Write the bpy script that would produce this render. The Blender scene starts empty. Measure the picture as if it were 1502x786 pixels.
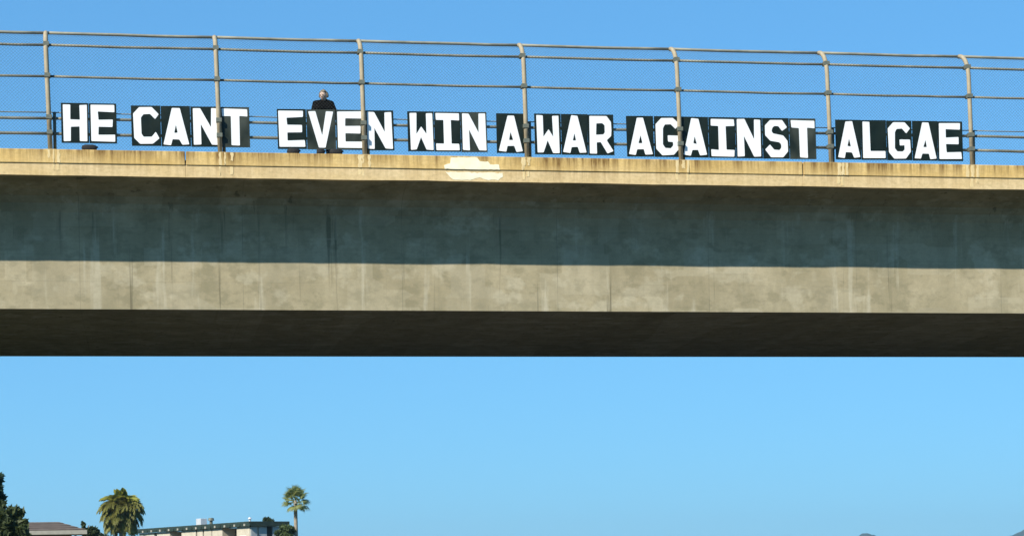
import bpy, bmesh, math, random
from mathutils import Vector, Matrix, noise as mnoise
random.seed(7)
R = math.radians
S = bpy.context.scene
COL = S.collection

# ------------------------------------------------------------------ camera
F_PX, HOR, YAW, ROLL, CAM_D, CAM_H = 3150.0, 850.0, R(9.8), R(0.98), 48.0, 1.6
cd = bpy.data.cameras.new('camera'); cam = bpy.data.objects.new('camera', cd); COL.objects.link(cam)
cd.sensor_width = 36; cd.lens = 36 * F_PX / 1502; cd.shift_y = (HOR - 393) / 1502
cd.clip_start = 0.5; cd.clip_end = 40000
cam.matrix_world = Matrix.Translation((0, -CAM_D, CAM_H)) @ Matrix.Rotation(-YAW, 4, 'Z') @ Matrix.Rotation(R(90), 4, 'X') @ Matrix.Rotation(-ROLL, 4, 'Z')
S.camera = cam

# ------------------------------------------------------------------ sky, sun, exposure
SUN_AZ, SUN_EL = R(50), R(38)          # azimuth to the left of straight behind the camera side of the bridge
to_sun = Vector((-math.sin(SUN_AZ) * math.cos(SUN_EL), -math.cos(SUN_AZ) * math.cos(SUN_EL), math.sin(SUN_EL)))
W = bpy.data.worlds.new('World'); S.world = W; W.use_nodes = True
nt = W.node_tree; bg = nt.nodes['Background']
sky = nt.nodes.new('ShaderNodeTexSky'); sky.sky_type = 'NISHITA'; sky.sun_disc = False
sky.sun_elevation = SUN_EL; sky.sun_rotation = math.atan2(to_sun.x, to_sun.y)
sky.air_density = 1.0; sky.dust_density = 0.0; sky.ozone_density = 10.0; sky.altitude = 0
gm = nt.nodes.new('ShaderNodeGamma'); gm.inputs['Gamma'].default_value = 0.5       # phone-like tone of a clear blue sky
hs = nt.nodes.new('ShaderNodeMix'); hs.data_type = 'RGBA'; hs.blend_type = 'MULTIPLY'; hs.inputs[0].default_value = 1.0; hs.inputs[7].default_value = (0.93, 1.93, 2.62, 1)
nt.links.new(sky.outputs[0], gm.inputs['Color']); nt.links.new(gm.outputs[0], hs.inputs[6]); nt.links.new(hs.outputs[2], bg.inputs['Color'])
bg.inputs['Strength'].default_value = 0.10
ld = bpy.data.lights.new('sun', 'SUN'); ld.energy = 5.0; ld.angle = R(0.53); ld.color = (1.0, 0.935, 0.84)
lo = bpy.data.objects.new('sun', ld); COL.objects.link(lo)
lo.rotation_euler = (-to_sun).to_track_quat('-Z', 'Y').to_euler(); lo.location = (-20, -30, 40)
S.view_settings.view_transform = 'Standard'; S.view_settings.look = 'None'
S.view_settings.exposure = 0.5; S.view_settings.gamma = 1.0; S.view_settings.use_curve_mapping = False
S.render.engine = 'CYCLES'

# ------------------------------------------------------------------ helpers
FW = Vector((math.sin(YAW), math.cos(YAW), 0)); RT0 = Vector((math.cos(YAW), -math.sin(YAW), 0)); UP0 = Vector((0, 0, 1))
RT = RT0 * math.cos(ROLL) - UP0 * math.sin(ROLL); UP = UP0 * math.cos(ROLL) + RT0 * math.sin(ROLL)
CP = Vector((0, -CAM_D, CAM_H))
def ray(px, py): return FW + RT * ((px - 751) / F_PX) + UP * ((HOR - py) / F_PX)
def at(px, py, Y):                       # point of a photograph pixel on the plane y = Y
    d = ray(px, py); return CP + d * ((Y + CAM_D) / d.y)
def dep(px, py, D):                      # ... at a distance D along the view
    return CP + ray(px, py) * D

class MB:
    def __init__(s): s.v = []; s.f = []
    def add(s, vs, fs):
        o = len(s.v); s.v += [tuple(v) for v in vs]; s.f += [tuple(i + o for i in f) for f in fs]
    def box(s, a, b):
        x0, y0, z0 = a; x1, y1, z1 = b
        s.add([(x0,y0,z0),(x1,y0,z0),(x1,y1,z0),(x0,y1,z0),(x0,y0,z1),(x1,y0,z1),(x1,y1,z1),(x0,y1,z1)],
              [(0,3,2,1),(4,5,6,7),(0,1,5,4),(1,2,6,5),(2,3,7,6),(3,0,4,7)])
    def obox(s, M, a, b):
        t = MB(); t.box(a, b); s.add([M @ Vector(v) for v in t.v], t.f)
    def tube(s, path, r, n=8, cap=True):
        path = [Vector(p) for p in path]; rs = r if isinstance(r, (list, tuple)) else [r] * len(path)
        rings = []; up = None
        for i, p in enumerate(path):
            t = (path[min(i + 1, len(path) - 1)] - path[max(i - 1, 0)]).normalized()
            if up is None: up = Vector((0, 0, 1)) if abs(t.z) < .9 else Vector((0, 1, 0))
            a = t.cross(up).normalized(); b = a.cross(t).normalized(); up = b
            rings.append([p + (a * math.cos(2 * math.pi * k / n) + b * math.sin(2 * math.pi * k / n)) * rs[i] for k in range(n)])
        fs = []
        for i in range(len(path) - 1):
            for k in range(n):
                k2 = (k + 1) % n; fs.append((i * n + k, i * n + k2, (i + 1) * n + k2, (i + 1) * n + k))
        if cap: fs += [tuple(range(n - 1, -1, -1)), tuple((len(path) - 1) * n + k for k in range(n))]
        s.add([v for rg in rings for v in rg], fs)
    def extrude_x(s, prof, x0, x1):      # closed (y, z) profile along x
        n = len(prof)
        s.add([(x0, y, z) for y, z in prof] + [(x1, y, z) for y, z in prof],
              [(i, (i + 1) % n, n + (i + 1) % n, n + i) for i in range(n)] + [tuple(range(n - 1, -1, -1)), tuple(range(n, 2 * n))])
    def mesh(s, name):
        me = bpy.data.meshes.new(name); me.from_pydata(s.v, [], s.f); me.update()
        bm = bmesh.new(); bm.from_mesh(me); bmesh.ops.recalc_face_normals(bm, faces=bm.faces); bm.to_mesh(me); bm.free()
        return me
    def build(s, name, m, parent=None, smooth=False, bevel=0):
        return obj(name, s.mesh(name), m, parent, smooth, bevel)

def obj(name, me, m, parent=None, smooth=False, bevel=0):
    o = bpy.data.objects.new(name, me); COL.objects.link(o)
    if m and not me.materials: me.materials.append(m)
    if parent: o.parent = parent
    if smooth: me.shade_smooth()
    if bevel:
        b = o.modifiers.new('bevel', 'BEVEL'); b.width = bevel; b.segments = 2; b.limit_method = 'ANGLE'
    return o
def tag(o, label=None, cat=None, group=None, kind=None):
    for k, v in (('label', label), ('category', cat), ('group', group), ('kind', kind)):
        if v: o[k] = v
    return o
def empty(name, loc=(0, 0, 0), rz=0):
    o = bpy.data.objects.new(name, None); COL.objects.link(o); o.location = loc; o.rotation_euler = (0, 0, rz); o.empty_display_size = .3
    return o

# ------------------------------------------------------------------ materials
class NM:
    def __init__(s, name, rough=.8, metal=0, spec=.5):
        s.m = bpy.data.materials.new(name); s.m.use_nodes = True; s.t = s.m.node_tree
        s.b = s.t.nodes['Principled BSDF']; s.b.inputs['Roughness'].default_value = rough; s.b.inputs['Metallic'].default_value = metal
        s.b.inputs['Specular IOR Level'].default_value = spec
        s.tc = s.n('ShaderNodeTexCoord')
    def n(s, t): return s.t.nodes.new(t)
    def l(s, a, b): s.t.links.new(a, b)
    def noise(s, scale=(1, 1, 1), sc=1, detail=4, rough=.6, off=(0, 0, 0), src='Object'):
        mp = s.n('ShaderNodeMapping'); mp.inputs['Scale'].default_value = scale; mp.inputs['Location'].default_value = off
        s.l(s.tc.outputs[src], mp.inputs[0])
        nz = s.n('ShaderNodeTexNoise'); nz.inputs['Scale'].default_value = sc; nz.inputs['Detail'].default_value = detail; nz.inputs['Roughness'].default_value = rough
        s.l(mp.outputs[0], nz.inputs['Vector']); return nz.outputs['Fac']
    def ramp(s, fac, stops):
        r = s.n('ShaderNodeValToRGB'); e = r.color_ramp.elements
        while len(e) < len(stops): e.new(.5)
        for el, (p, c) in zip(e, stops): el.position = p; el.color = (c, c, c, 1) if isinstance(c, (int, float)) else (*c, 1)
        s.l(fac, r.inputs[0]); return r.outputs[0]
    def mix(s, fac, a, b, mode='MIX'):
        x = s.n('ShaderNodeMix'); x.data_type = 'RGBA'; x.blend_type = mode
        for sock, v in ((x.inputs[0], fac), (x.inputs[6], a), (x.inputs[7], b)):
            if isinstance(v, (int, float)): sock.default_value = v
            elif isinstance(v, tuple): sock.default_value = (*v, 1)
            else: s.l(v, sock)
        return x.outputs[2]
    def math(s, op, a, b=0):
        x = s.n('ShaderNodeMath'); x.operation = op
        for i, v in enumerate((a, b)):
            if isinstance(v, (int, float)): x.inputs[i].default_value = v
            else: s.l(v, x.inputs[i])
        return x.outputs[0]
    def xyz(s, src='Object'):
        x = s.n('ShaderNodeSeparateXYZ'); s.l(s.tc.outputs[src], x.inputs[0]); return x.outputs
    def col(s, c):
        if isinstance(c, tuple): s.b.inputs['Base Color'].default_value = (*c, 1)
        else: s.l(c, s.b.inputs['Base Color'])
        return s
    def bump(s, fac, st=.3, d=.01):
        b = s.n('ShaderNodeBump'); b.inputs['Strength'].default_value = st; b.inputs['Distance'].default_value = d
        s.l(fac, b.inputs['Height']); s.l(b.outputs[0], s.b.inputs['Normal']); return s

def simple(name, c1, c2, rough=.8, sc=3, metal=0, spec=.4, scale=(1, 1, 1)):
    k = NM(name, rough, metal, spec); nz = k.noise(scale, sc)
    return k.col(k.mix(k.ramp(nz, [(.3, 0), (.7, 1)]), c1, c2)).m

# girder concrete: mottled pour marks, faint formwork joints, dark drip stains
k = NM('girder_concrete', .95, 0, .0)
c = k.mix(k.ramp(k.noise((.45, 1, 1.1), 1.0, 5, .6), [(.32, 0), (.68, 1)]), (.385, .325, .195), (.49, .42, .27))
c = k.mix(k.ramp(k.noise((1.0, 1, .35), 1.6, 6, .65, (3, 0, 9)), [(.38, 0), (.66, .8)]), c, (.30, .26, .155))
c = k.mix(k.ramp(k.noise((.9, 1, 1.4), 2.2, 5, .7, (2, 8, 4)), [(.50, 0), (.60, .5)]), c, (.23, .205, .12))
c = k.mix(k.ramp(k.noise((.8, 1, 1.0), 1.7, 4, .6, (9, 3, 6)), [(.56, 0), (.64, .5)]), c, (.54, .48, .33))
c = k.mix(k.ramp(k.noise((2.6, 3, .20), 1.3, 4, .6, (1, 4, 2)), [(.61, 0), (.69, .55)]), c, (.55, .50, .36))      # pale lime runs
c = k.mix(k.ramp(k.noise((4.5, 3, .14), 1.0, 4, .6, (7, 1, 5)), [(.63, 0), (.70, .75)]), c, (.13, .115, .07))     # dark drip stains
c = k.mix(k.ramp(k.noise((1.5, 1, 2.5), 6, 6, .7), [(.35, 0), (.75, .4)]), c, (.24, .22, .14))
bk = k.n('ShaderNodeTexVoronoi'); bk.distance = 'CHEBYCHEV'; bk.inputs['Scale'].default_value = 1.0; bk.inputs['Randomness'].default_value = .9
mp_ = k.n('ShaderNodeMapping'); mp_.inputs['Scale'].default_value = (.75, .12, 1.25); k.l(k.tc.outputs['Object'], mp_.inputs[0]); k.l(mp_.outputs[0], bk.inputs['Vector'])
sp_ = k.n('ShaderNodeSeparateColor'); k.l(bk.outputs['Color'], sp_.inputs[0])
c = k.mix(k.ramp(sp_.outputs[0], [(.60, 0), (.70, .10), (1, .20)]), c, (.20, .175, .105))
c = k.mix(k.ramp(sp_.outputs[1], [(.68, 0), (.78, .10), (1, .20)]), c, (.58, .52, .37))
x = k.xyz()
for w_, o_, a_, wd in ((3.66, 1.25, .42, .004), (1.22, .4, .16, .008)):       # formwork joints
    fr = k.math('FRACT', k.math('MULTIPLY', k.math('ADD', x[0], o_ + 50 * w_), 1 / w_))
    c = k.mix(k.math('MULTIPLY', k.math('MULTIPLY', k.math('LESS_THAN', fr, wd), a_), k.ramp(k.noise((.3, 1, .8), 1.5, 3), [(.35, .1), (.6, 1)])), c, (.12, .115, .08))
hz = k.math('FRACT', k.math('MULTIPLY', k.math('ADD', x[2], .05), 1 / .61))
c = k.mix(k.math('MULTIPLY', k.math('MULTIPLY', k.math('LESS_THAN', hz, .018), .22), k.ramp(k.noise((.25, 1, 2), 1.2, 3, .5, (4, 4, 4)), [(.4, 0), (.6, 1)])), c, (.15, .14, .09))
k.col(c).bump(k.noise((1, 1, 1), 14, 8, .7), .25, .01); M_GIRDER = k.m

# parapet concrete: warm buff with vertical run-off streaks from the top edge
def parapet(name, base, dark, light, st, top):
    k = NM(name, .88, 0, .2)
    c = k.mix(k.ramp(k.noise((.5, 1, 2), 1.3, 5, .6), [(.3, 0), (.7, 1)]), base, light)
    x = k.xyz()
    grad = k.math('MULTIPLY', k.math('SUBTRACT', x[2], top - .42), 1 / .42)
    sk = k.mix(.5, k.ramp(k.noise((9, 4, .40), 1.0, 5, .7), [(.44, 0), (.62, 1)]), k.ramp(k.noise((2.4, 4, .5), 1.0, 5, .65, (6, 6, 6)), [(.42, 0), (.62, 1)]))
    reg = k.ramp(k.noise((.22, 1, .1), 1.0, 2, .5, (11.3, 0, 0)), [(.35, .45), (.62, 1)])
    f = k.math('MULTIPLY', k.math('MULTIPLY', sk, reg), k.math('MULTIPLY', grad, st))
    c = k.mix(f, c, dark)
    c = k.mix(k.ramp(k.noise((6, 4, .4), 1, 3, .5, (5, 2, 1)), [(.62, 0), (.75, .5)]), c, light)
    c = k.mix(k.ramp(k.noise((2, 2, 3), 5, 6, .7), [(.42, 0), (.7, .5)]), c, tuple(v * .55 for v in base))
    k.col(c).bump(k.noise((1, 1, 1), 18, 8, .7), .25, .008); return k.m
ZC, ZG, ZF, ZS = 11.19, 10.88, 10.63, 7.87          # curb top, groove, overhang edge, girder soffit
M_CURB = parapet('curb_concrete', (.70, .465, .15), (.19, .105, .032), (.80, .58, .25), 1.9, ZC)
M_EDGE = parapet('deck_edge_concrete', (.70, .51, .235), (.36, .235, .10), (.78, .60, .33), .8, ZG)
M_PATCH = simple('cover_paint', (.80, .71, .46), (.90, .85, .63), .7, 3.5)
M_MORTAR = simple('pale_mortar', (.66, .48, .21), (.78, .62, .33), .85, 5, scale=(3, 1, 1))
M_POST = simple('weathered_tan_steel', (.25, .205, .13), (.45, .375, .24), .75, 5, .05, scale=(1, 1, .5))
M_RAIL = simple('galvanized_rail', (.17, .175, .135), (.33, .315, .235), .65, 4, .12, scale=(.6, 1, 1))
M_DARKST = simple('dull_green_grey_steel', (.10, .115, .085), (.17, .18, .14), .6, 6, .2)
M_WIRE = simple('chain_link_wire', (.045, .05, .045), (.075, .08, .075), .7, 3, .1, .2)
k = NM('black_board', .5, 0, .22)
c = k.mix(k.ramp(k.noise((1.2, 1, .8), 1.3, 3, .5), [(.45, 0), (.75, 1)]), (.006, .012, .008), (.018, .027, .019))
k.col(c); k.l(k.ramp(k.noise((1, 1, 1), 2.5, 3), [(.3, .33), (.7, .55)]), k.b.inputs['Roughness']); M_BOARD = k.m
k = NM('glare_black_board', .45, 0, .22)
c = k.mix(k.ramp(k.noise((1.6, 1, .7), 1.5, 2, .5), [(.36, 0), (.60, 1)]), (.010, .016, .011), (.058, .066, .050))  # grey blotches: glare on the glossy board painted into its colour
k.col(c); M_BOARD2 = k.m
M_LETTER = simple('white_letter_paint', (.80, .82, .80), (.86, .87, .85), .55, 5)
M_BAG = simple('black_woven_bag', (.006, .006, .006), (.016, .016, .015), .8, 20)
M_ASPH = simple('asphalt', (.034, .034, .035), (.050, .049, .048), 1.0, .6, spec=.05)
M_GROUND = simple('dry_ground', (.045, .045, .022), (.032, .042, .016), 1.0, .08, spec=.02)
M_WHITEP = simple('road_paint', (.7, .7, .68), (.8, .8, .78), .7, 4)
M_WALK = simple('sidewalk_concrete', (.33, .31, .27), (.40, .38, .33), .9, 2)

# ------------------------------------------------------------------ ground, road
def grid(name, m, x0, x1, y0, y1, z, n=2):
    mb = MB(); mb.add([(x0, y0, z), (x1, y0, z), (x1, y1, z), (x0, y1, z)], [(0, 1, 2, 3)]); return mb.build(name, m)
tag(grid('ground', M_GROUND, -7000, 7000, -7000, 7000, 0), kind='structure')
def strip(mb, off0, off1, l0, l1, z):    # along the road, whose bearing is 15 degrees right of the bridge's normal
    d = Vector((math.sin(R(15)), math.cos(R(15)), 0)); s = Vector((d.y, -d.x, 0)); o = Vector((0, -CAM_D, z))
    P = [o + d * l0 + s * off0, o + d * l0 + s * off1, o + d * l1 + s * off1, o + d * l1 + s * off0]
    mb.add(P, [(0, 1, 2, 3)])
mb = MB(); strip(mb, -17, 17, -400, 1500, .004); tag(mb.build('road', M_ASPH), kind='structure')
mb = MB()
for o_ in (-14.4, 14.2): strip(mb, o_, o_ + .15, -400, 1500, .008)
for o_ in (-10.8, -7.2, -3.6, 3.6, 7.2, 10.8):
    for j in range(40): strip(mb, o_, o_ + .12, -120 + j * 12, -116 + j * 12, .008)
tag(mb.build('road_markings', M_WHITEP), kind='structure')

# ------------------------------------------------------------------ the overpass
BX0, BX1 = -42.0, 70.0
WEB_Y, FAR_WEB, FAR_Y = 1.40, 11.50, 12.90
bridge = tag(empty('overpass_bridge', (0, 0, 0)), 'long concrete box girder overpass with buff parapet edge and shaded underside', 'bridge')
mb = MB()   # box girder with the deck overhangs sloping down to the webs
mb.extrude_x([(.035, ZF), (.035, ZG + .002), (.035, ZG + .06), (FAR_Y - .035, ZG + .06), (FAR_Y - .035, ZF), (FAR_Y - .5, 10.57), (FAR_WEB + .5, 10.48), (FAR_WEB + .25, 10.38), (FAR_WEB + .10, 10.24), (FAR_WEB + .02, 10.05), (FAR_WEB, 9.85),
              (FAR_WEB, ZS), (WEB_Y, ZS), (WEB_Y, 9.85), (WEB_Y - .02, 10.05), (WEB_Y - .10, 10.24), (WEB_Y - .25, 10.38), (WEB_Y - .5, 10.48), (.5, 10.57)], BX0, BX1)
mb.build('box_girder', M_GIRDER, bridge)
# parapet: curb sections over a deck edge band, both sides
XJ = [at(272, 222, 0).x, at(1178, 240, 0).x]
cuts = [XJ[0] - 28.6, XJ[0] - 14.3, XJ[0], XJ[1], XJ[1] + 14.3, XJ[1] + 28.6]
cuts = [BX0] + [c_ for c_ in cuts if BX0 < c_ < BX1] + [BX1]
for y0, sgn in ((0, 1), (FAR_Y, -1)):
    for a, b in zip(cuts[:-1], cuts[1:]):
        mb = MB(); ys = sorted((y0, y0 + sgn * .32)); mb.box((a + .012, ys[0], ZG + .004), (b - .012, ys[1], ZC))
        mb.build('curb_section', M_CURB, bridge, bevel=.015)
        mb = MB(); n_ = max(2, int((b - a) / .35)); vs = []; yb = y0 + sgn * .30
        for q_ in range(n_ + 1):              # lower arris slightly wavy, as cast
            x_ = a + .002 + (b - a - .004) * q_ / n_; w_ = mnoise.noise((x_ * .55, y0, 2)) * .016 + mnoise.noise((x_ * 2.1, y0, 5)) * .008
            yf = y0 + sgn * (.022 + w_ * .4)
            vs += [(x_, yf, ZF - .014 + w_), (x_, yf, ZG), (x_, yb, ZG), (x_, yb, ZF - .014 + w_)]
        mb.add(vs, [(q_ * 4 + i_, q_ * 4 + (i_ + 1) % 4, q_ * 4 + 4 + (i_ + 1) % 4, q_ * 4 + 4 + i_) for q_ in range(n_) for i_ in range(4)] + [(3, 2, 1, 0), tuple(n_ * 4 + i_ for i_ in range(4))])
        mb.build('deck_edge', M_EDGE, bridge, bevel=.006)
mb = MB(); mb.box((BX0, .33, ZG + .065), (BX1, 2.1, ZC - .14)); mb.build('sidewalk', M_WALK, bridge)
mb = MB(); mb.box((BX0, FAR_Y - 2.1, ZG + .065), (BX1, FAR_Y - .33, ZC - .14)); mb.build('sidewalk', M_WALK, bridge)
mb = MB(); mb.box((BX0, 2.104, ZG + .065), (BX1, FAR_Y - 2.104, ZC - .28)); mb.build('deck_surface', M_ASPH, bridge)
for cx_ in (-14, 40):                      # bents beyond the edges of the view
    for cy_ in (4.2, 8.8):
        mb = MB(); mb.tube([(cx_, cy_, -.3), (cx_, cy_, ZS - .6), (cx_, cy_, ZS + .01)], [.75, .75, 1.05], 24)
        mb.build('column', M_GIRDER, bridge)
mb = MB()
for x0, x1, xs in ((BX0 - 30, BX0 + 6, BX0 + 20), (BX1 + 30, BX1 - 6, BX1 - 20)):
    mb.add([(x0, -14, -.2), (xs, -14, -.2), (xs, 27, -.2), (x0, 27, -.2), (x0, -1, 7.86), (x1, -1, 7.86), (x1, 14, 7.86), (x0, 14, 7.86)],
           [(0, 1, 5, 4), (1, 2, 6, 5), (2, 3, 7, 6), (3, 0, 4, 7), (4, 5, 6, 7)])
tag(mb.build('embankment', M_GROUND), kind='structure')

# pale mortar runs below each fence post and the big cover-paint patch
POST_PX = [74, 323, 535, 773, 999, 1219, 1426]
POST_X = [at(p, 222 + 20 * p / 1502, .17).x for p in POST_PX]
def patch(pts, y, m, th=.003):             # irregular thin sheet on the parapet face, from (x, z) outline
    mb = MB(); n = len(pts)
    mb.add([(x, y, z) for x, z in pts] + [(x, y - th, z) for x, z in pts],
           [tuple(range(n, 2 * n))] + [(i, (i + 1) % n, n + (i + 1) % n, n + i) for i in range(n)])
    return mb.build('patch', m, bridge)
def rough_rect(x0, x1, z0, z1, j, n=5):
    P = []
    for i in range(n): P.append((x0 + (x1 - x0) * i / n + random.uniform(-j, j) * (i > 0), z0 + random.uniform(0, j)))
    for i in range(n): P.append((x1 + random.uniform(-j, j), z0 + (z1 - z0) * i / n))
    P.append((x1, z1)); P.append((x0, z1))
    for i in range(1, n): P.append((x0 + random.uniform(-j, j), z1 - (z1 - z0) * i / n))
    return P
for i, (px, w) in enumerate(((80, .13), (334, .17), (537, .20), (772, .14), (1003, .17), (1236, .12), (1428, .20))):
    x = at(px, 228, 0).x
    for j in range(3):
        xa = x - w + 2 * w * j / 3 + random.uniform(-.03, .03); wa = random.uniform(.03, .085)
        patch(rough_rect(xa, xa + wa, ZG + .008 + random.choice((0, 0, .1)), ZC - .012, .014), 0, M_MORTAR, .003 + .0012 * j)
        if j != i % 3: patch(rough_rect(xa - .01, xa + wa * .8, ZF + .01 + random.uniform(0, .12), ZG - .012, .012), .022, M_MORTAR, .003 + .0012 * j)
def pp(l, Y):
    P = [Vector((at(a, b, Y).x, at(a, b, Y).z)) for a, b in l]; out = []
    for p, q in zip(P, P[1:] + P[:1]):
        n_ = max(1, int((q - p).length / .06)); nn = Vector((-(q - p).y, (q - p).x)).normalized()
        for i_ in range(n_):
            w = p.lerp(q, i_ / n_) + nn * random.uniform(-.014, .014); out.append((w.x, min(max(w.y, ZF + .006), ZC - .012) if Y else min(max(w.y, ZG + .008), ZC - .012)))
    return out
for l_, Y in (([(661, 230.5), (700, 231.5), (704, 236), (716, 237), (719, 242), (732, 241.5), (733, 249), (720, 249.4), (690, 249), (652, 248.2), (651, 242), (660, 240)], 0),
              ([(653, 252.5), (700, 253.5), (738, 254), (737, 259), (731, 264.5), (712, 263.5), (704, 260), (697, 262), (690, 264.6), (664, 263.6), (657, 257)], .022)):
    q = pp(l_, Y); q = q[::-1]; o_ = patch(q, Y, M_PATCH, .0045); o_.name = 'paint_patch'; o_['label'] = 'large cream patch of cover paint on the parapet'

# ------------------------------------------------------------------ pedestrian fence
FY = .17; RAD = .62; ZB = 2.10             # post line, bend radius, height where the bend starts
def prof(s_, rad=RAD):                     # arc length along the post -> (y inward, z above the curb)
    if s_ <= ZB: return 0.0, s_
    a = min((s_ - ZB) / rad, math.pi / 2); return rad * (1 - math.cos(a)), ZB + rad * math.sin(a)
S_TOP = ZB + RAD * R(84)
RAILS = [(S_TOP - .02, .034), (ZB + RAD * R(24), .030), (1.65, .028)]
LOW = [(.865, .012), (.735, .032), (.40, .034)]
def chain_mesh(w, s0, s1):
    mb = MB(); pitch = .075; st = [s0, ZB] + [ZB + RAD * R(84) * j / 5 for j in range(1, 6)]; st = [v for v in st if v <= s1 + 1e-6]
    for sg in (1, -1):
        for i in range(int((w + s1) / pitch) + 2):
            u0 = i * pitch - (s1 if sg > 0 else 0)
            lo_, hi_ = (max(s0, -u0), min(s1, w - u0)) if sg > 0 else (max(s0, u0 - w), min(s1, u0))
            if hi_ - lo_ < .03: continue
            ss = [lo_] + [v for v in st if lo_ + .01 < v < hi_ - .01] + [hi_]
            mb.tube([(u0 + sg * v, prof(v)[0], prof(v)[1]) for v in ss], .0018, 3, False)
    return mb.mesh('chain_link')
def fence(name, label, ybase, sgn, xs, group, shorts=True):
    root = tag(empty(name, (0, ybase, ZC)), label, 'fence', group)
    pm = MB()
    pm.tube([(0, sgn * prof(v)[0], prof(v)[1]) for v in [0, ZB * .5, ZB] + [ZB + RAD * R(84) * j / 6 for j in range(1, 7)]], .052, 10)
    pme = pm.mesh('post')
    bm_ = MB(); bm_.box((-.11, -.09, 0), (.11, .09, .018)); bme = bm_.mesh('base_plate')
    cm = MB(); cm.box((-.062, -.1, -.045), (.062, .1, .045)); cme = cm.mesh('clamp')
    sm = MB(); sm.tube([(0, 0, 0), (0, 0, .87)], .036, 8); sme = sm.mesh('short_post')
    for i, x in enumerate(xs):
        o = obj('post', pme, M_POST, root, True); o.location.x = x; o.rotation_euler = (0, R(random.uniform(-1.7, -1.0)), 0)
        o = obj('base_plate', bme, M_RAIL, root); o.location = (x, 0, 0)
        for s_ in (RAILS[1][0], RAILS[2][0], LOW[1][0], LOW[2][0]):
            o = obj('clamp', cme, M_DARKST, root); y_, z_ = prof(s_); o.location = (x - math.tan(R(1.35)) * z_, sgn * (y_ + .035), z_)
        o = obj('short_post', sme, M_DARKST, root, True); o.location = (x + (-.085 if i < 2 else .095), sgn * .125, 0)
    for a, b in zip(xs[:-1], xs[1:]):
        w = b - a
        for s_, r in RAILS + LOW:
            y, z = prof(s_); mb = MB(); yo = .095 if s_ > 1 else .132
            n = 5
            mb.tube([(a + w * i / n, sgn * (y + (yo if s_ < S_TOP - .1 else .0)), z - .012 * math.sin(math.pi * i / n) * random.uniform(.2, 1.2)) for i in range(n + 1)], r, 8)
            mb.build('rail' if r > .01 else 'tension_wire', M_RAIL, root, True)
        me = chain_mesh(w, .05, S_TOP)
        o = tag(obj('chain_link', me, M_WIRE, root), kind='stuff'); o.location = (a, sgn * .057, 0); o.scale = (1, sgn, 1)
    return root
xs_near = [POST_X[0] - 7.3, POST_X[0] - 3.65] + POST_X + [POST_X[-1] + 3.6, POST_X[-1] + 7.2, POST_X[-1] + 10.8]
fence('pedestrian_fence', 'tan steel fence with inward curved posts behind which the letter boards hang', FY, 1, xs_near, None)
fence('roadside_fence', 'steel mesh fence along the far side of the overpass', FAR_Y - FY, -1, [-9 + 3.6 * i for i in range(12)], None).scale = (1, 1, .80)

# ------------------------------------------------------------------ letter boards
# outlines on a 0..1 by 0..1 square, hand-cut block capitals
st = .31; sh = .185
GL = {
 'H': [[(0,0),(st,0),(st,.40),(1-st,.40),(1-st,0),(1,0),(1,1),(1-st,1),(1-st,.60),(st,.60),(st,1),(0,1)]],
 'E': [[(0,0),(1,0),(1,sh),(st,sh),(st,.41),(.90,.41),(.90,.60),(st,.60),(st,1-sh),(.97,1-sh),(.97,1),(0,1)]],
 'T': [[(.36,0),(.68,0),(.67,.80),(1,.80),(1,1),(0,1),(0,.80),(.34,.80)]],
 'I': [[(0,0),(1,0),(1,.18),(.66,.18),(.66,.82),(1,.82),(1,1),(0,1),(0,.82),(.34,.82),(.34,.18),(0,.18)]],
 'L': [[(0,0),(1,0),(1,.19),(.33,.19),(.31,1),(0,1)]],
 'N': [[(0,0),(.29,0),(.29,.56),(.70,0),(1,0),(1,1),(.71,1),(.71,.47),(.30,1),(0,1)]],
 'V': [[(.37,0),(.66,0),(1,1),(.70,1),(.52,.34),(.30,1),(0,1)]],
 'A': [[(0,.02),(.30,0),(.37,.15),(.64,.15),(.72,0),(1,.02),(.66,1),(.38,1)],[(.43,.32),(.58,.32),(.51,.53)]],
 'W': [[(.02,0),(.29,0),(.50,.34),(.72,0),(1,0),(.99,1),(.71,1),(.71,.42),(.52,.64),(.30,.42),(.30,1),(0,1)]],
 'R': [[(0,0),(.29,0),(.29,.30),(.46,.31),(.74,0),(1,.06),(.72,.36),(.93,.48),(.97,.62),(.96,.84),(.78,1),(0,1)],[(.29,.50),(.60,.51),(.67,.58),(.67,.76),(.58,.82),(.29,.82)]],
 'C': [[(.24,0),(.72,0),(1,.17),(.86,.33),(.68,.20),(.40,.20),(.30,.28),(.30,.73),(.40,.81),(.66,.81),(.85,.68),(1,.82),(.74,1),(.24,1),(0,.82),(0,.17)]],
 'G': [[(.24,0),(.76,0),(1,.18),(1,.52),(.50,.52),(.50,.36),(.72,.36),(.72,.26),(.64,.19),(.40,.19),(.29,.28),(.29,.73),(.40,.82),(.64,.82),(.82,.70),(1,.83),(.75,1),(.24,1),(0,.83),(0,.17)]],
 'S': [[(.24,0),(.76,0),(1,.15),(1,.42),(.80,.58),(.38,.62),(.31,.68),(.31,.77),(.40,.83),(.60,.83),(.76,.70),(.98,.81),(.76,1),(.26,1),(.02,.84),(.02,.58),(.22,.44),(.62,.40),(.70,.34),(.70,.25),(.62,.19),(.38,.19),(.20,.32),(0,.20)]],
}
LW, LH = .535, .835
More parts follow.
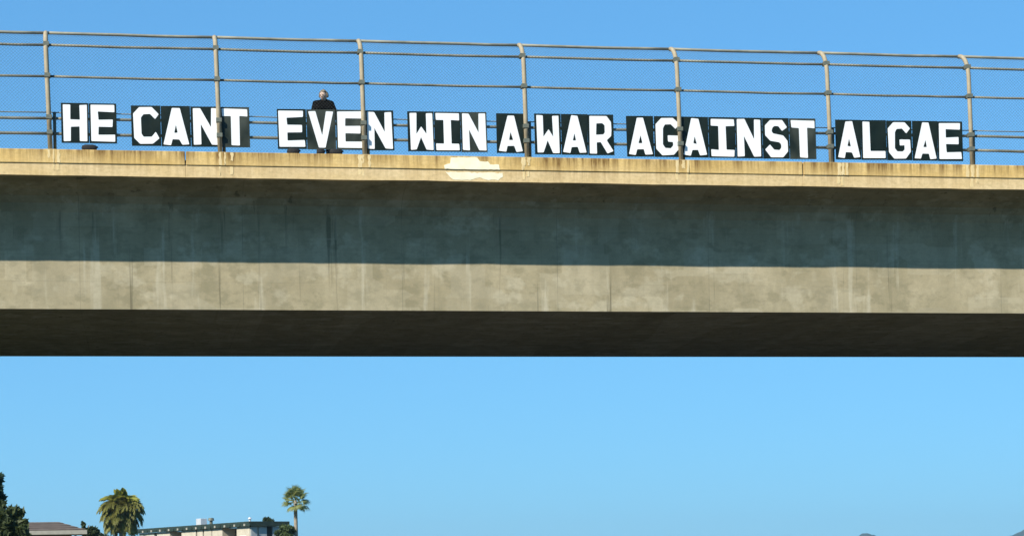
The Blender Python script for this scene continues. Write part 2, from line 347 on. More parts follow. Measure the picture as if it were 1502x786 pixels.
def letter_mesh(ch):
    cu = bpy.data.curves.new('letter', 'CURVE'); cu.dimensions = '2D'; cu.fill_mode = 'FRONT'
    for ring in GL[ch]:
        P = [Vector((x * LW + random.uniform(-.010, .010), y * LH + random.uniform(-.010, .010))) for x, y in ring]
        out = []; n = len(P)
        for i in range(n):
            a, b, c_ = P[i - 1], P[i], P[(i + 1) % n]; r = min(.016, (a - b).length * .4, (c_ - b).length * .4)
            p0 = b + (a - b).normalized() * r; p2 = b + (c_ - b).normalized() * r
            out += [p0, p0 * .25 + b * .5 + p2 * .25, p2]
        sp = cu.splines.new('POLY'); sp.points.add(len(out) - 1); sp.use_cyclic_u = True
        for q, p in zip(sp.points, out): q.co = (p.x, p.y, 0, 1)
    cu.extrude = .0015
    t = bpy.data.objects.new('tmp', cu); COL.objects.link(t)
    me = bpy.data.meshes.new_from_object(t.evaluated_get(bpy.context.evaluated_depsgraph_get()))
    bpy.data.objects.remove(t); bpy.data.curves.remove(cu); me.materials.clear(); me.name = 'letter'
    return me
mb = MB(); mb.box((-.305, 0, 0), (.305, .012, .914)); PANEL = mb.mesh('panel')
WORDS = [('HE', 90, 172, 152, 210.5), ('CANT', 193, 367, 156.5, 215.5), ('EVEN', 407, 578.5, 161.5, 220), ('WIN', 598, 715, 164.5, 223),
         ('A', 728, 769, 167, 225), ('WAR', 784, 901, 168, 227.5), ('AGAINST', 919, 1197, 172.5, 232), ('ALGAE', 1225, 1412, 177.5, 235.5)]
ORD = ['first', 'second', 'third', 'fourth', 'fifth', 'sixth', 'seventh']
BY = FY + .0585                            # boards slotted between the posts and the chain link
for wd, x0, x1, y0, y1 in WORDS:
    XA, XB = at(x0, 200, BY).x, at(x1, 200, BY).x; pitch = (XB - XA) / len(wd)
    for i, ch in enumerate(wd):
        px = x0 + (x1 - x0) * (i + .5) / len(wd)
        lean = (px - (x0 + x1) / 2) * .0155
        zb = at(px, y1 + lean, BY).z; zt = at(px, y0 + lean, BY).z
        xc = XA + pitch * (i + .5)
        b = empty('letter_board', (xc, BY - .022, zb)); sc = (zt - zb) / .914
        b.scale = (pitch * .985 / .61, 1, sc); b.rotation_euler = (R(random.uniform(-.6, .6)), R(random.uniform(-1.1, -.3)), 0)
        wl = {'A': 'the word A standing alone'}.get(wd, 'the word ' + wd)
        lb = f'black board with white letter {ch}, ' + ('forming ' + wl if wd == 'A' else f'{ORD[i]} letter of {wl}')
        tag(b, lb, 'sign', 'letter boards along the fence')
        has_glare = (wd, i) in (('EVEN', 1), ('EVEN', 2), ('CANT', 3), ('AGAINST', 6), ('WIN', 2))  # boards that get the painted grey glare
        pn = bpy.data.objects.new('panel', PANEL.copy() if has_glare else PANEL); COL.objects.link(pn); pn.parent = b
        if has_glare: pn.data.materials.clear()
        if not pn.data.materials: pn.data.materials.append(M_BOARD2 if has_glare else M_BOARD)
        L = obj('letter', letter_mesh(ch), M_LETTER, b)
        L.rotation_euler = (R(90), 0, 0); L.location = (-LW / 2 + random.uniform(-.008, .008), -.0025, .04 + random.uniform(-.006, .006))

# small black bags on the curb under the boards
def bag(px0, px1, py0, py1, label):
    a = at(px0, py1, .24); b = at(px1, py0, .24); w = (b.x - a.x); h = .15
    mb = MB(); n = 12; m = 8; vs = []; fs = []
    for j in range(m + 1):
        v = -math.pi / 2 + math.pi * j / m
        for i in range(n):
            u = 2 * math.pi * i / n; cs = math.cos(v); e = lambda t: math.copysign(abs(t) ** .55, t)
            q = 1 + .12 * mnoise.noise((i * .7, j * .9, px0))
            vs.append((e(math.cos(u)) * e(cs) * w / 2 * q, e(math.sin(u)) * e(cs) * .075 * q, h / 2 + e(math.sin(v)) * h / 2))
    for j in range(m):
        for i in range(n): fs.append((j * n + i, j * n + (i + 1) % n, (j + 1) * n + (i + 1) % n, (j + 1) * n + i))
    mb.add(vs, fs); root = empty('sandbag', ((a.x + b.x) / 2, .23, ZC + .002)); mb.build('sack', M_BAG, root, True)
    t = MB(); t.tube([(w * .42, 0, h * .55), (w * .50, 0, h * .6), (w * .53, .01, h * .7)], [.03, .018, .028], 6); t.build('tied_neck', M_BAG, root, True)
    tag(root, label, 'bag', 'black bags on the curb')
bag(120, 142, 209, 219, 'small black bag on the curb under the E of HE')
bag(421, 439, 216, 224, 'small black bag on the curb under the first E of EVEN')
bag(464, 476, 217, 224, 'smaller black bag on the curb under the V of EVEN')
bag(483, 502, 217, 224, 'small black bag on the curb between the V and second E of EVEN')

# ------------------------------------------------------------------ person behind the boards
M_COAT = simple('black_jacket', (.003, .003, .003), (.008, .008, .008), .95, 9, spec=.1)
M_SKIN = simple('skin', (.60, .42, .32), (.68, .50, .39), .55, 12)
M_HAIR = simple('grey_hair', (.14, .105, .065), (.34, .28, .19), .7, 30, scale=(1, 1, .3))
M_EYE = simple('dark_eye', (.02, .016, .012), (.03, .025, .02), .3, 5)
M_TROU = simple('dark_trousers', (.012, .013, .016), (.022, .023, .027), .9, 9)
M_SHOE = simple('black_shoe', (.01, .01, .01), (.02, .02, .02), .5, 9)
def skin_mesh(name, nodes, edges, root_i, sub=2):
    me = bpy.data.meshes.new(name); me.from_pydata([n[0] for n in nodes], edges, []); me.update()
    o = bpy.data.objects.new('tmp', me); COL.objects.link(o)
    md = o.modifiers.new('skin', 'SKIN'); md.use_smooth_shade = True
    for v, n in zip(me.skin_vertices[0].data, nodes):
        r = n[1]; v.radius = r if isinstance(r, tuple) else (r, r)
    me.skin_vertices[0].data[root_i].use_root = True
    sd = o.modifiers.new('sub', 'SUBSURF'); sd.levels = sub; sd.render_levels = sub
    out = bpy.data.meshes.new_from_object(o.evaluated_get(bpy.context.evaluated_depsgraph_get()))
    bpy.data.objects.remove(o); bpy.data.meshes.remove(me); out.name = name; out.shade_smooth(); return out
PX = at(474.5, 180, .82).x; PZ = ZC - .14
top_z = at(475, 134, .78).z; HGT = top_z - PZ
per = empty('person', (PX, .82, PZ)); k_ = HGT / 1.66; per.scale = (k_, k_, k_)
tag(per, 'person with grey hair in black clothing behind the letters of EVEN', 'person')
# faces -y (towards the camera); leaning a little on the railing
hand_z = (ZC + .735 - PZ) / k_ + .04; hy = (FY + .132 - .82) / k_
N = [((0,.05,.90),(.155,.12)), ((0,.03,1.06),(.15,.105)), ((0,.0,1.24),(.205,.135)), ((0,-.03,1.375),(.18,.11)), ((0,-.055,1.45),(.085,.08)), ((0,-.08,1.49),(.055,.055)),
     ((.175,-.03,1.375),.088), ((.265,-.02,1.15),.068), ((.20,hy*.72,.97 if hand_z < .95 else hand_z - .02),.043), ((.185,hy+.04,hand_z+.01),.032),
     ((-.175,-.03,1.375),.088), ((-.235,-.02,1.15),.055), ((-.20,hy*.72,.97 if hand_z < .95 else hand_z - .02),.043), ((-.185,hy+.04,hand_z+.01),.032),
     ((.095,.05,.80),.098), ((.10,.03,.47),.066), ((.105,.06,.10),.045), ((-.095,.05,.80),.098), ((-.10,.03,.47),.066), ((-.105,.06,.10),.045)]
E_ = [(0,1),(1,2),(2,3),(3,4),(4,5),(3,6),(6,7),(7,8),(8,9),(3,10),(10,11),(11,12),(12,13),(0,14),(14,15),(15,16),(0,17),(17,18),(18,19)]
body = obj('body', skin_mesh('body', N, E_, 0), M_COAT, per)
body.data.materials.append(M_TROU)
for p in body.data.polygons:
    if p.center.z < .86: p.material_index = 1
# head with brow, nose, chin
def head_mesh():
    bm = bmesh.new(); bmesh.ops.create_uvsphere(bm, u_segments=56, v_segments=44, radius=1)
    for v in bm.verts:
        x, y, z = v.co
        jaw = 1 - .30 * max(0, -z) ** 1.3
        X = x * .076 * jaw; Y = y * .098 * (1 - .12 * max(0, -z)); Z = z * .118
        if y < -.3:
            Y -= .020 * math.exp(-((x / .15) ** 2) - ((z + .17) / .16) ** 2)     # nose
            Y -= .006 * math.exp(-((z - .22) / .12) ** 2 - (x / .55) ** 4)        # brow
            Y += .009 * math.exp(-((abs(x) - .36) / .15) ** 2 - ((z - .04) / .10) ** 2)  # eye sockets
            Y -= .006 * math.exp(-((x / .25) ** 2) - ((z + .48) / .07) ** 2)     # lips
            Y -= .010 * math.exp(-((x / .28) ** 2) - ((z + .82) / .16) ** 2)     # chin
        v.co = (X, Y, Z)
    me = bpy.data.meshes.new('head'); bm.to_mesh(me); bm.free(); me.shade_smooth(); return me
hd = obj('head', head_mesh(), M_SKIN, per); hd.location = (0, -.105, 1.545); hd.rotation_euler = (R(8), 0, R(-30))
for s_ in (-1, 1):
    mb = MB(); mb.tube([(s_ * .027, -.086, .006), (s_ * .027, -.098, .004)], [.012, .008], 10); mb.build('eye', M_EYE, hd, True)
    mb = MB(); mb.tube([(s_ * .070, .012, .028), (s_ * .088, .018, .012), (s_ * .086, .012, -.012), (s_ * .070, .006, -.028)], [.008, .012, .011, .007], 8); mb.build('ear', M_SKIN, hd, True)
mb = MB(); mb.tube([(-.022, -.090, -.058), (0, -.099, -.058), (.022, -.090, -.058)], [.003, .006, .003], 6); mb.build('mouth', simple('lips', (.36, .17, .13), (.4, .2, .16), .5, 5), hd, True)
bm = bmesh.new(); bmesh.ops.create_uvsphere(bm, u_segments=28, v_segments=20, radius=1)   # hair cap, fuller at the sides
for v in list(bm.verts):
    x, y, z = v.co
    if (y < -.30 and z < .52) or z < -.45: bm.verts.remove(v); continue
    nz_ = 1 + .16 * mnoise.noise((x * 5, y * 5, z * 5))
    v.co = (x * (.092 + .016 * (1 - abs(z))) * nz_, y * .112 * nz_ + .008, z * .132 * nz_ + .002)
me = bpy.data.meshes.new('hair'); bm.to_mesh(me); bm.free(); me.shade_smooth()
h_ = obj('hair', me, M_HAIR, hd); sm_ = h_.modifiers.new('thick', 'SOLIDIFY'); sm_.thickness = .012; sm_.offset = -1
for s_ in (-1, 1):                         # hands closed round the railing
    hx = s_ * .185; nodes = [((hx, hy + .045, hand_z), (.026, .034)), ((hx, hy + .0, hand_z + .012), (.040, .016)), ((hx, hy - .035, hand_z + .010), (.040, .014))]; ed = [(0, 1), (1, 2)]
    for j, (dx, ln) in enumerate(((-.030, .9), (-.010, 1.0), (.010, .97), (.030, .8))):
        b0 = len(nodes)
        nodes += [((hx + dx, hy - .050 * ln - .008, hand_z + .002), .0095), ((hx + dx, hy - .052 * ln - .006, hand_z - .030), .0088), ((hx + dx, hy - .018, hand_z - .062 * ln), .0078)]
        ed += [(2, b0), (b0, b0 + 1), (b0 + 1, b0 + 2)]
    b0 = len(nodes); nodes += [((hx - s_ * .048, hy + .01, hand_z - .012), .011), ((hx - s_ * .046, hy - .008, hand_z - .045), .0095)]; ed += [(1, b0), (b0, b0 + 1)]
    obj('hand', skin_mesh('hand', nodes, ed, 0, 1), M_SKIN, per)
    mb = MB(); q = s_ * .105
    mb.tube([(q, .13, .045), (q, .07, .055), (q, -.03, .045), (q + s_ * .01, -.12, .032), (q + s_ * .012, -.16, .028)], [.036, .046, .042, .040, .022], 12); mb.build('shoe', M_SHOE, per, True)

# ------------------------------------------------------------------ foliage and palms
def leafmat(name, a, b, trans=.25):
    k = NM(name, .6, 0, .3)
    oi = k.n('ShaderNodeObjectInfo'); nz = k.noise((1, 1, 1), 1.3, 3)
    k.col(k.mix(k.ramp(nz, [(.3, 0), (.7, 1)]), a, b)); k.b.inputs['Subsurface Weight'].default_value = 0
    tr = k.n('ShaderNodeBsdfTranslucent'); tr.inputs['Color'].default_value = (*[v * 1.3 for v in b], 1)
    mx = k.n('ShaderNodeMixShader'); mx.inputs[0].default_value = trans
    k.l(k.b.outputs[0], mx.inputs[1]); k.l(tr.outputs[0], mx.inputs[2]); k.l(mx.outputs[0], k.t.nodes['Material Output'].inputs[0]); return k.m
M_LF_DARK = leafmat('dark_evergreen_leaf', (.030, .050, .018), (.075, .095, .032))
M_LF_EUC = leafmat('eucalyptus_leaf', (.03, .065, .04), (.06, .11, .065))
M_LF_MID = leafmat('bush_leaf', (.04, .07, .02), (.09, .12, .035))
M_FROND = leafmat('date_palm_frond', (.10, .11, .022), (.30, .28, .07))
M_FRONDY = leafmat('young_palm_frond', (.16, .18, .022), (.34, .32, .05))
M_FAN = leafmat('fan_palm_leaf', (.16, .19, .055), (.34, .36, .13), .4)
M_DEAD = leafmat('dead_fan_leaf', (.07, .06, .04), (.12, .10, .065), .1)
M_BARK = simple('tree_bark', (.10, .075, .05), (.17, .13, .09), .95, 4, scale=(1, 1, .3))
M_PALMT = simple('palm_trunk', (.24, .20, .14), (.36, .31, .23), .95, 6, scale=(.3, .3, 2))

def crown_mesh(blobs, n, leaf, seed):
    rnd = random.Random(seed); mb = MB(); vs = []; fs = []; tot = sum(b[3] * b[4] * b[3] for b in blobs)
    for (cx, cy, cz, rx, rz) in blobs:
        subs = []
        for _ in range(14):
            d = Vector((rnd.gauss(0, 1), rnd.gauss(0, 1), rnd.gauss(0, 1))).normalized() * rnd.uniform(.35, .95)
            subs.append((Vector((cx + d.x * rx, cy + d.y * rx, cz + d.z * rz)), rnd.uniform(.25, .48)))
        for _ in range(int(n * rx * rx * rz / tot)):
            c_, q = rnd.choice(subs); d = Vector((rnd.gauss(0, 1), rnd.gauss(0, 1), rnd.gauss(0, 1))).normalized() * rnd.random() ** .4
            p = c_ + Vector((d.x * rx * q, d.y * rx * q, d.z * rz * q))
            a = Vector((rnd.gauss(0, 1), rnd.gauss(0, 1), rnd.gauss(0, .7))).normalized(); b = a.orthogonal().normalized(); b.rotate(Matrix.Rotation(rnd.uniform(0, 6.28), 3, a))
            s_ = leaf * rnd.uniform(.6, 1.3); t = a.cross(b); o = len(vs)
            vs += [p - b * s_, p + t * s_ * .45, p + b * s_, p - t * s_ * .45]; fs.append((o, o + 1, o + 2, o + 3))
    me = bpy.data.meshes.new('crown'); me.from_pydata([tuple(v) for v in vs], [], fs); me.update(); return me
def tree(name, base, blobs, n, leaf, m, label, cat='tree', seed=1, tr=.22, group=None):
    root = tag(empty(name, base), label, cat, group)
    obj('crown', crown_mesh(blobs, n, leaf, seed), m, root)
    mb = MB(); top = max(b[2] for b in blobs); tb = blobs[0]
    mb.tube([(0, 0, -.15), (.05, .03, top * .35), (tb[0] * .5, tb[1] * .5, top * .7), (tb[0], tb[1], top)], [tr * 1.3, tr, tr * .7, tr * .25], 8)
    for b in blobs:
        mb.tube([(.05, .03, top * .3), ((b[0]) * .6, b[1] * .6, b[2] * .75), (b[0], b[1], b[2])], [tr * .6, tr * .4, tr * .12], 6)
    mb.build('trunk', M_BARK, root, True); return root
def ground_at(px, D):
    p = dep(px, 780, D); return Vector((p.x, p.y, 0))
def H(px, py, D): return dep(px, py, D).z

# tall loose tree and bushes by the house (left edge)
D1 = 88; g = ground_at(-14, D1); u = D1 / F_PX
tree('eucalyptus_tree', g, [(0 + 6 * u, 0, H(0, 708, D1), 14 * u, 22 * u), (4 * u, .2, H(0, 735, D1), 16 * u, 18 * u), (-14 * u, .3, H(0, 722, D1), 20 * u, 34 * u)], 5200, .16, M_LF_EUC, 'tall loose grey green tree rising behind the dark bushy tree', seed=3)
g = ground_at(-6, D1 - 5)
tree('bushy_tree', g, [(8 * u, 0, H(0, 770, D1), 30 * u, 22 * u), (22 * u, -.3, H(0, 778, D1), 21 * u, 16 * u), (-10 * u, .2, H(0, 760, D1), 26 * u, 20 * u)], 6500, .15, M_LF_DARK, 'dark rounded bushy tree at the hip-roofed house', seed=5)
g = ground_at(33, D1 - 2)
tree('shrub', g, [(0, 0, H(33, 790, D1), 14 * u, 18 * u), (-10 * u, 0, H(20, 786, D1), 12 * u, 16 * u)], 2600, .13, M_LF_MID, 'mid green shrub growing against the house eave', 'shrub', seed=6, tr=.1)
D2 = 135; g = ground_at(130, D2); u = D2 / F_PX
tree('small_tree', g, [(0, 0, H(130, 784, D2), 11 * u, 13 * u), (-8 * u, 0, H(122, 770, D2), 3 * u, 7 * u), (7 * u, .3, H(138, 782, D2), 9 * u, 10 * u)], 2600, .17, M_LF_DARK, 'small dark tree with a thin top between house and date palm', seed=8, tr=.12)

for px_, py_, D_, rr, m__, sd, lb in ((152, 792, 190, 13, 'a', 31, 'dark shrub at the left foot of the date palm'), (203, 795, 190, 12, 'b', 32, 'dark shrub at the right foot of the date palm')):
    u_ = D_ / F_PX; tree('shrub', ground_at(px_, D_), [(0, 0, H(px_, py_, D_), rr * u_, 11 * u_), (-6 * u_, 0, H(px_, py_ + 4, D_), rr * u_ * .8, 9 * u_)], 1800, .2, M_LF_DARK, lb, 'shrub', seed=sd, tr=.12)
# pinnate frond for the date palm, built along +x, arching
def frond_mesh(L_, a0, a1, seed, wid=.42):   # launch and end elevation in degrees
    rnd = random.Random(seed); mb = MB(); n = 22; pts = []
    p = Vector((0, 0, 0)); pts.append(p.copy())
    for i in range(n):
        a = R(a0 + (a1 - a0) * (i / n) ** .8); p = p + Vector((math.cos(a), 0, math.sin(a))) * (L_ / n); pts.append(p.copy())
    mb.tube(pts[::3] + [pts[-1]], [.035] * (len(pts[::3])) + [.008], 4)
    for i in range(2, n + 1):
        t = i / n; p = pts[i]; tg = (pts[i] - pts[i - 1]).normalized()
        ln = wid * rnd.uniform(.75, 1.15) * (1.25 if .2 < t < .75 else .9) * (1 - .55 * max(0, t - .6) / .4)
        for s_ in (-1, 1):
            for kk in range(2):
                o = p - tg * kk * .05 * L_ / 3
                d = (Vector((0, s_, 0)) * .8 + tg * .75 + Vector((0, 0, .15 - .75 * t + rnd.uniform(-.25, .2)))).normalized()
                w = tg * .075 + Vector((0, 0, .03))
                mb.add([o - w, o + w, o + d * ln * .6 + w * .8 , o + d * ln, o + d * ln * .6 - w * .8], [(0, 1, 2, 3, 4)])
    return mb.mesh('frond')
D3 = 215; u = D3 / F_PX; g = ground_at(179, D3); zc = H(179, 743, D3)
pal = tag(empty('date_palm', g), 'full date palm with drooping fronds beside the apartment block', 'palm tree')
mb = MB(); mb.tube([(0, 0, -.1), (.05, 0, zc * .5), (0, 0, zc - .2)], [.42, .30, .36], 12); mb.build('trunk', M_PALMT, pal, True)
mb = MB(); mb.tube([(0, 0, zc - .7), (0, 0, zc - .1), (0, 0, zc + .35)], [.38, .5, .2], 12); mb.build('crown_shaft', M_FROND, pal, True)
FR = [frond_mesh(1.55, 86, 62, 1, .45), frond_mesh(2.3, 74, -25, 2, .6), frond_mesh(2.7, 55, -65, 3, .7), frond_mesh(2.7, 25, -82, 4, .7), frond_mesh(2.5, -8, -88, 5, .7)]
rnd = random.Random(4)
for i in range(190):
    q = i / 190; kind = 0 if q < .10 else 1 if q < .24 else 2 if q < .48 else 3 if q < .74 else 4
    o = obj('frond', FR[kind], M_FRONDY if q < .2 else M_FROND, pal)
    o.rotation_euler = (rnd.uniform(-.3, .3), R(rnd.uniform(-8, 8)), i * 2.39996); o.location = (0, 0, zc + .15 - 1.2 * q * q)
    s_ = rnd.uniform(.88, 1.12); o.scale = (s_, s_, s_)

# fan palm
def fan_mesh(seed, pet=1.0, L_=1.0):
    rnd = random.Random(seed); mb = MB(); mb.tube([(0, 0, 0), (pet * .55, 0, .03), (pet, 0, -.02)], [.03, .022, .018], 4)
    n = 20
    for i in range(n):
        a = R(-112 + 224 * i / (n - 1)); l = L_ * (1 - .25 * abs(a) / 2) * rnd.uniform(.85, 1.05)
        d = Vector((math.cos(a), math.sin(a), 0)); s_ = Vector((-d.y, d.x, 0)) * .075; o = Vector((pet, 0, -.02))
        mb.add([o, o + d * l * .55 + s_ + Vector((0, 0, -.03)), o + d * l * .85 + Vector((0, 0, -.16)) , o + d * l + Vector((0, 0, -.34)), o + d * l * .55 - s_ + Vector((0, 0, .0))], [(0, 1, 2, 4), (2, 3, 4)] if False else [(0, 1, 3, 4)])
    return mb.mesh('fan_leaf')
D4 = 222; u = D4 / F_PX; g = ground_at(434, D4); zc = H(433, 735, D4)
pal = tag(empty('fan_palm', g), 'slender fan palm with round tuft right of the apartment block', 'palm tree')
mb = MB(); mb.tube([(.06, 0, -.1), (.04, 0, zc * .45), (0, 0, zc - .9), (0, 0, zc + .1)], [.30, .20, .19, .16], 12); mb.build('trunk', M_PALMT, pal, True)
FM = [fan_mesh(i) for i in range(3)]; rnd = random.Random(9)
for i in range(30):
    q = i / 30; o = obj('fan_leaf', FM[i % 3], M_FAN, pal)
    o.rotation_euler = (rnd.uniform(-.5, .5), R(-85 + 118 * q + rnd.uniform(-10, 10)), i * 2.39996); o.location = (0, 0, zc + .05 - .25 * q); s_ = rnd.uniform(.82, 1.02); o.scale = (s_,) * 3
mb = MB()
sk = [fan_mesh(20)]
for i in range(40):
    q = i / 40; o = obj('dead_leaf', sk[0], M_DEAD, pal); o.rotation_euler = (rnd.uniform(-.3, .3), R(80 + rnd.uniform(-6, 5)), i * 2.39996); o.location = (0, 0, zc - .1 - 1.3 * q); s_ = rnd.uniform(.36, .5); o.scale = (s_, s_ * .5, s_)

# ------------------------------------------------------------------ hip-roofed house
M_SHINGLE = simple('brown_shingle', (.10, .078, .06), (.15, .115, .09), .95, 3, scale=(1, 1, 4))
M_TRIM = simple('cream_trim', (.30, .29, .23), (.38, .36, .29), .7, 4)
M_WALLH = simple('tan_stucco', (.34, .28, .19), (.42, .35, .25), .9, 3)
M_GLASS = simple('dark_glass', (.015, .018, .02), (.025, .028, .03), .08, 2, spec=.8)
M_WTRIM = simple('white_trim', (.68, .68, .65), (.76, .76, .73), .6, 4)
DH = 100; u = DH / F_PX
ze = H(85, 780.5, DH); zr = H(85, 765.5, DH); pE = dep(127, 780, DH); pL = dep(-60, 780, DH)
ay = ray(127, 780); ay.z = 0; ay.normalize(); ax = Vector((ay.y, -ay.x, 0))
Mh = Matrix(((ax.x, ay.x, 0, pE.x), (ax.y, ay.y, 0, pE.y), (0, 0, 1, 0), (0, 0, 0, 1)))
house = tag(empty('hip_roof_house'), 'low house with brown hip roof and cream eave fascia', 'house'); house.matrix_world = Mh
wd_ = (127 + 60) * u; dp_ = 2 * (127 - 86) * u * 1.3; rh = zr - ze
mb = MB(); mb.box((-wd_ + .7, .7, -.1), (-.7, dp_ - .7, ze - .02)); mb.build('wall', M_WALLH, house)
hr = (127 - 86) * u
mb = MB(); mb.add([(-wd_, 0, ze + .10), (0, 0, ze + .10), (0, dp_, ze + .10), (-wd_, dp_, ze + .10), (-wd_ + hr, dp_ / 2, zr + .06), (-hr, dp_ / 2, zr + .06)],
                  [(0, 1, 5, 4), (1, 2, 5), (2, 3, 4, 5), (3, 0, 4), (0, 3, 2, 1)]); roof = mb.build('roof', M_SHINGLE, house)
for j in range(4):                          # shingle courses, slightly proud
    f0, f1 = j / 4, (j + 1) / 4 - .02; mb = MB(); L0 = -wd_ + hr * f0; L1 = -hr * f0; L2 = -wd_ + hr * f1; L3 = -hr * f1; y_ = dp_ / 2
    z0 = ze + .10 + (zr - ze - .04) * f0 + .03; z1 = ze + .10 + (zr - ze - .04) * f1 + .012
    mb.add([(L0, y_ * f0, z0), (L1, y_ * f0, z0), (L3, y_ * f1, z1), (L2, y_ * f1, z1)], [(0, 1, 2, 3)]); mb.build('shingle_course', M_SHINGLE, roof)
mb = MB(); mb.box((-wd_ - .02, -.03, ze - .09), (.02, 0 - .003, ze + .099)); mb.box((.003, 0, ze - .09), (.03, dp_, ze + .099)); mb.box((-wd_ + .01, .0, ze - .06), (0, dp_, ze - .03)); mb.build('eave_fascia', M_TRIM, house)
for i_ in range(3):
    mb = MB(); x_ = -16 * u - i_ * 2.2; mb.box((x_ - .06, .12, 0), (x_ + .06, .24, ze - .062)); mb.build('porch_post', M_WTRIM, house)
for x0_, x1_ in ((-2.6, -1.2), (-5.2, -3.4)):
    mb = MB(); mb.box((x0_, .66, 1.2), (x1_, .697, ze - .25)); w_ = mb.build('window', M_WTRIM, house)
    mb = MB(); mb.box((x0_ + .07, .64, 1.27), ((x0_ + x1_) / 2 - .03, .657, ze - .32)); mb.build('pane', M_GLASS, w_)
    mb = MB(); mb.box(((x0_ + x1_) / 2 + .03, .64, 1.27), (x1_ - .07, .657, ze - .32)); mb.build('pane', M_GLASS, w_)

# ------------------------------------------------------------------ apartment block
M_CREAM = simple('cream_stucco', (.44, .39, .29), (.56, .50, .38), .9, 1.2)
M_GREY = simple('grey_panel', (.34, .37, .36), (.42, .45, .43), .8, 1.5)
M_ROOFG = simple('dark_green_roof', (.010, .024, .017), (.024, .042, .030), .8, 2)
M_DARKIN = simple('dark_interior', (.03, .026, .02), (.05, .043, .032), .9, 2)
M_METAL = simple('vent_metal', (.6, .6, .58), (.7, .7, .68), .4, 3, .3)
DA = 230
ang = YAW - R(34)                             # bearing of the long face, receding to the left
pc = dep(367, 768, DA)
fx = Vector((math.sin(ang), math.cos(ang), 0)); fy = Vector((fx.y, -fx.x, 0))      # +x along long face (away), +y along short face (right)
Ma = Matrix(((fx.x, fy.x, 0, pc.x), (fx.y, fy.y, 0, pc.y), (0, 0, 1, 0), (0, 0, 0, 1)))
apt = tag(empty('apartment_block'), 'cream apartment block with dark green flat roof edge and recessed balconies', 'building'); apt.matrix_world = Ma
zt = H(372, 764, DA)                          # roof edge top
def t_of(px):                                 # distance along the long face of the vertical line seen at px
    best = 0; lo_, hi_ = -5, 80
    for _ in range(40):
        mid = (lo_ + hi_) / 2; P = pc + fx * mid - CP; v = 751 + F_PX * P.dot(RT0) / P.dot(FW) + 13.5 * 0
        if v > px: lo_ = mid
        else: hi_ = mid
    return lo_
XOFF = 751 + F_PX * (pc - CP).dot(RT0) / (pc - CP).dot(FW) - 367
T = lambda px: t_of(px + XOFF)
LEN = T(203); WID = 4.3; RF = .52
def part(name, m, a, b, parent=None, bevel=0):
    mb = MB(); mb.box(a, b); return mb.build(name, m, parent or apt, bevel=bevel)
part('core', M_DARKIN, (.25, 1.6, -.1), (LEN - .2, WID - .3, zt - RF))
bays = [(347, 366), (311, 326), (299, 310), (289, 297), (266, 287), (230, 249), (204, 226)]
for a, b in bays:
    part('wall_bay', M_CREAM, (T(b), 0, -.1), (T(a), 1.58, zt - RF - .004))
for a, b in ((327, 346), (250, 265)):          # recessed balconies
    for lv in range(3):
        z_ = zt - RF - 2.75 - 2.9 * lv + .35
        if z_ > .5:
            o = part('balcony', M_CREAM, (T(b) + .02, -.4, z_ - .2), (T(a) - .02, 1.55, z_))
            n_ = 9
            for i in range(n_ + 1):
                t_ = T(b) + .05 + (T(a) - T(b) - .1) * i / n_; part('baluster', M_DARKST, (t_ - .02, -.38, z_ + .002), (t_ + .02, -.34, z_ + 1.0), o)
            part('handrail', M_DARKST, (T(b) + .03, -.39, z_ + 1.003), (T(a) - .03, -.33, z_ + 1.05), o)
for a, b in ((351, 361), (313, 322), (269, 283), (233, 245), (208, 221)):   # windows a little below the roof edge
    for lv in range(3):
        z1_ = zt - RF - .95 - 2.9 * lv
        if z1_ - 1.3 > .3:
            w_ = part('window', M_WTRIM, (T(b), -.035, z1_ - 1.3), (T(a), -.003, z1_)); m_ = (T(a) + T(b)) / 2
            part('pane', M_GLASS, (T(b) + .08, -.05, z1_ - 1.22), (m_ - .04, -.037, z1_ - .08), w_); part('pane', M_GLASS, (m_ + .04, -.05, z1_ - 1.22), (T(a) - .08, -.037, z1_ - .08), w_)
def s_of(px): return (px - 367) * DA / F_PX / math.cos(R(34)) * 1.02
for a, b, m_ in ((368, 376, M_GREY), (378.5, 389, M_GREY), (397, 409, M_GREY), (409.5, 424, M_GREY)):
    part('panel', m_, (0, max(s_of(a), .05), -.1), (.22, s_of(b), zt - RF - .006))
rf = part('roof', M_ROOFG, (-.25, -.25, zt - .30), (LEN + .3, WID + .3, zt))
rd = MB(); rd.box((-.28, -.30, zt - RF), (LEN + .32, -.22, zt - .02)); rd.box((-.29, -.21, zt - RF), (-.20, WID + .3, zt - .02)); rd.build('roof_fascia', M_ROOFG, rf)
n_ = 26
for i in range(n_):
    t_ = -.5 + (LEN + .9) * i / (n_ - 1); part('rafter_end', M_TRIM if i % 2 else M_ROOFG, (t_ - .16, -.38, zt - RF + .05), (t_ + .16, -.303, zt - RF + .28), rf)
def roof_at(px, inset): return T(px), inset
t_, s_ = T(285), 3.0
au = part('roof_unit', M_METAL, (t_ - .6, .5, zt + .003), (t_ + .6, 1.3, zt + .75), rf, .03)
part('unit_base', M_ROOFG, (t_ - .65, .45, zt + .001), (t_ + .65, 1.35, zt + .05), au)
mb = MB(); t_ = T(299); mb.tube([(t_, .9, zt), (t_, .9, zt + .5)], .18, 10); mb.tube([(t_, .9, zt + .45), (t_, .9, zt + .75)], [.36, .28], 10); mb.build('roof_vent', M_DARKST, rf)
mb = MB(); t_ = T(358); mb.tube([(t_, .7, zt), (t_, .7, zt + .35)], .12, 10); mb.tube([(t_, .7, zt + .3), (t_, .7, zt + .5)], [.24, .1], 10); mb.build('roof_vent', M_METAL, rf)
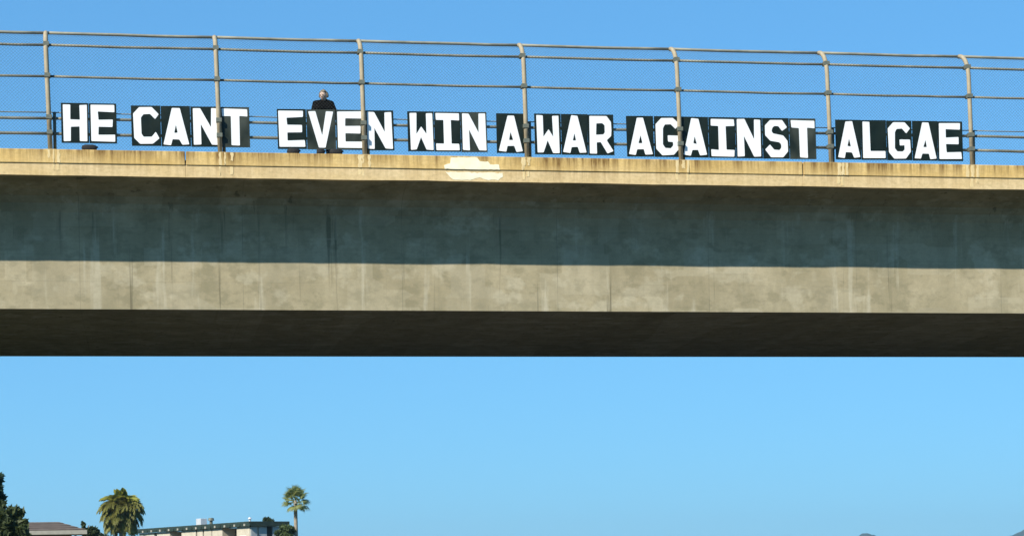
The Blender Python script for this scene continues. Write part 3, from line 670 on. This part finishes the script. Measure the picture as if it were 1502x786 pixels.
# trees beyond the block's right end
u = DA / F_PX
g = ground_at(394, DA + 40); ub = (DA + 40) / F_PX
tree('rear_tree', g, [(0, 0, H(394, 768, DA + 40), 9 * ub, 8 * ub), (-5 * ub, 0, H(390, 776, DA + 40), 10 * ub, 8 * ub)], 1700, .26, M_LF_DARK, 'dark tree top showing over the apartment roof corner', seed=21, tr=.2)
g = ground_at(419, DA - 8)
tree('hedge_tree', g, [(0, 0, H(420, 779, DA - 8), 13 * u, 9 * u), (7 * u, 0, H(427, 777, DA - 8), 7 * u, 7 * u), (-6 * u, 0, H(412, 786, DA - 8), 10 * u, 10 * u)], 2600, .22, M_LF_MID, 'green tree between apartment block and fan palm trunk', seed=22, tr=.18)

# ------------------------------------------------------------------ far hills
M_HILL = simple('chaparral_hill', (.025, .042, .038), (.04, .06, .05), .95, .02)
mb = MB(); DHL = 4200; nx, ny = 260, 14; vs = []; fs = []
def ridge(px):                               # photograph row of the ridge line
    y = 792 + 3 * math.sin(px * .011)
    y -= 13.5 * math.exp(-((px - 1271) / 17) ** 2) + 3.2 * math.exp(-((px - 1285) / 5) ** 2) + 2.0 * math.exp(-((px - 1262) / 4) ** 2)
    y -= 30 * math.exp(-((px - 1545) / 48) ** 2); return y + 1.2 * mnoise.noise((px * .09, 3, 1)) + .8 * mnoise.noise((px * .3, 7, 1))
for i in range(nx):
    px = 900 + 900 * i / (nx - 1)
    for j in range(ny):
        t = j / (ny - 1); q = math.sin(math.pi * min(t, 1) * .5) ** 1.4 if t < .999 else 1
        P = dep(px, ridge(px), DHL); dist = (DHL - 900 * (1 - t)) / DHL
        base = Vector((CP.x + (P.x - CP.x) * dist, CP.y + (P.y - CP.y) * dist, 0)); vs.append((base.x, base.y, P.z * q * (.9 + .1 * t) - (6 if j == 0 else 0)))
    B_ = dep(px, 800, DHL + 1200); vs.append((B_.x, B_.y, -8))
for i in range(nx - 1):
    for j in range(ny):
        a = i * (ny + 1) + j; fs.append((a, a + ny + 1, a + ny + 2, a + 1))
mb.add(vs, fs); tag(mb.build('hills', M_HILL, smooth=True), kind='structure')

# ------------------------------------------------------------------ air
k = NM('pale_haze'); pv = k.n('ShaderNodeVolumePrincipled'); pv.inputs['Density'].default_value = 0.9e-4; pv.inputs['Color'].default_value = (.55, .85, 1.0, 1); pv.inputs['Anisotropy'].default_value = .2
out = k.t.nodes['Material Output']; k.t.nodes.remove(k.b); k.l(pv.outputs[0], out.inputs['Volume'])
mb = MB(); mb.box((-7050, -7050, -10), (7050, 7050, 190)); tag(mb.build('haze', k.m), kind='stuff')
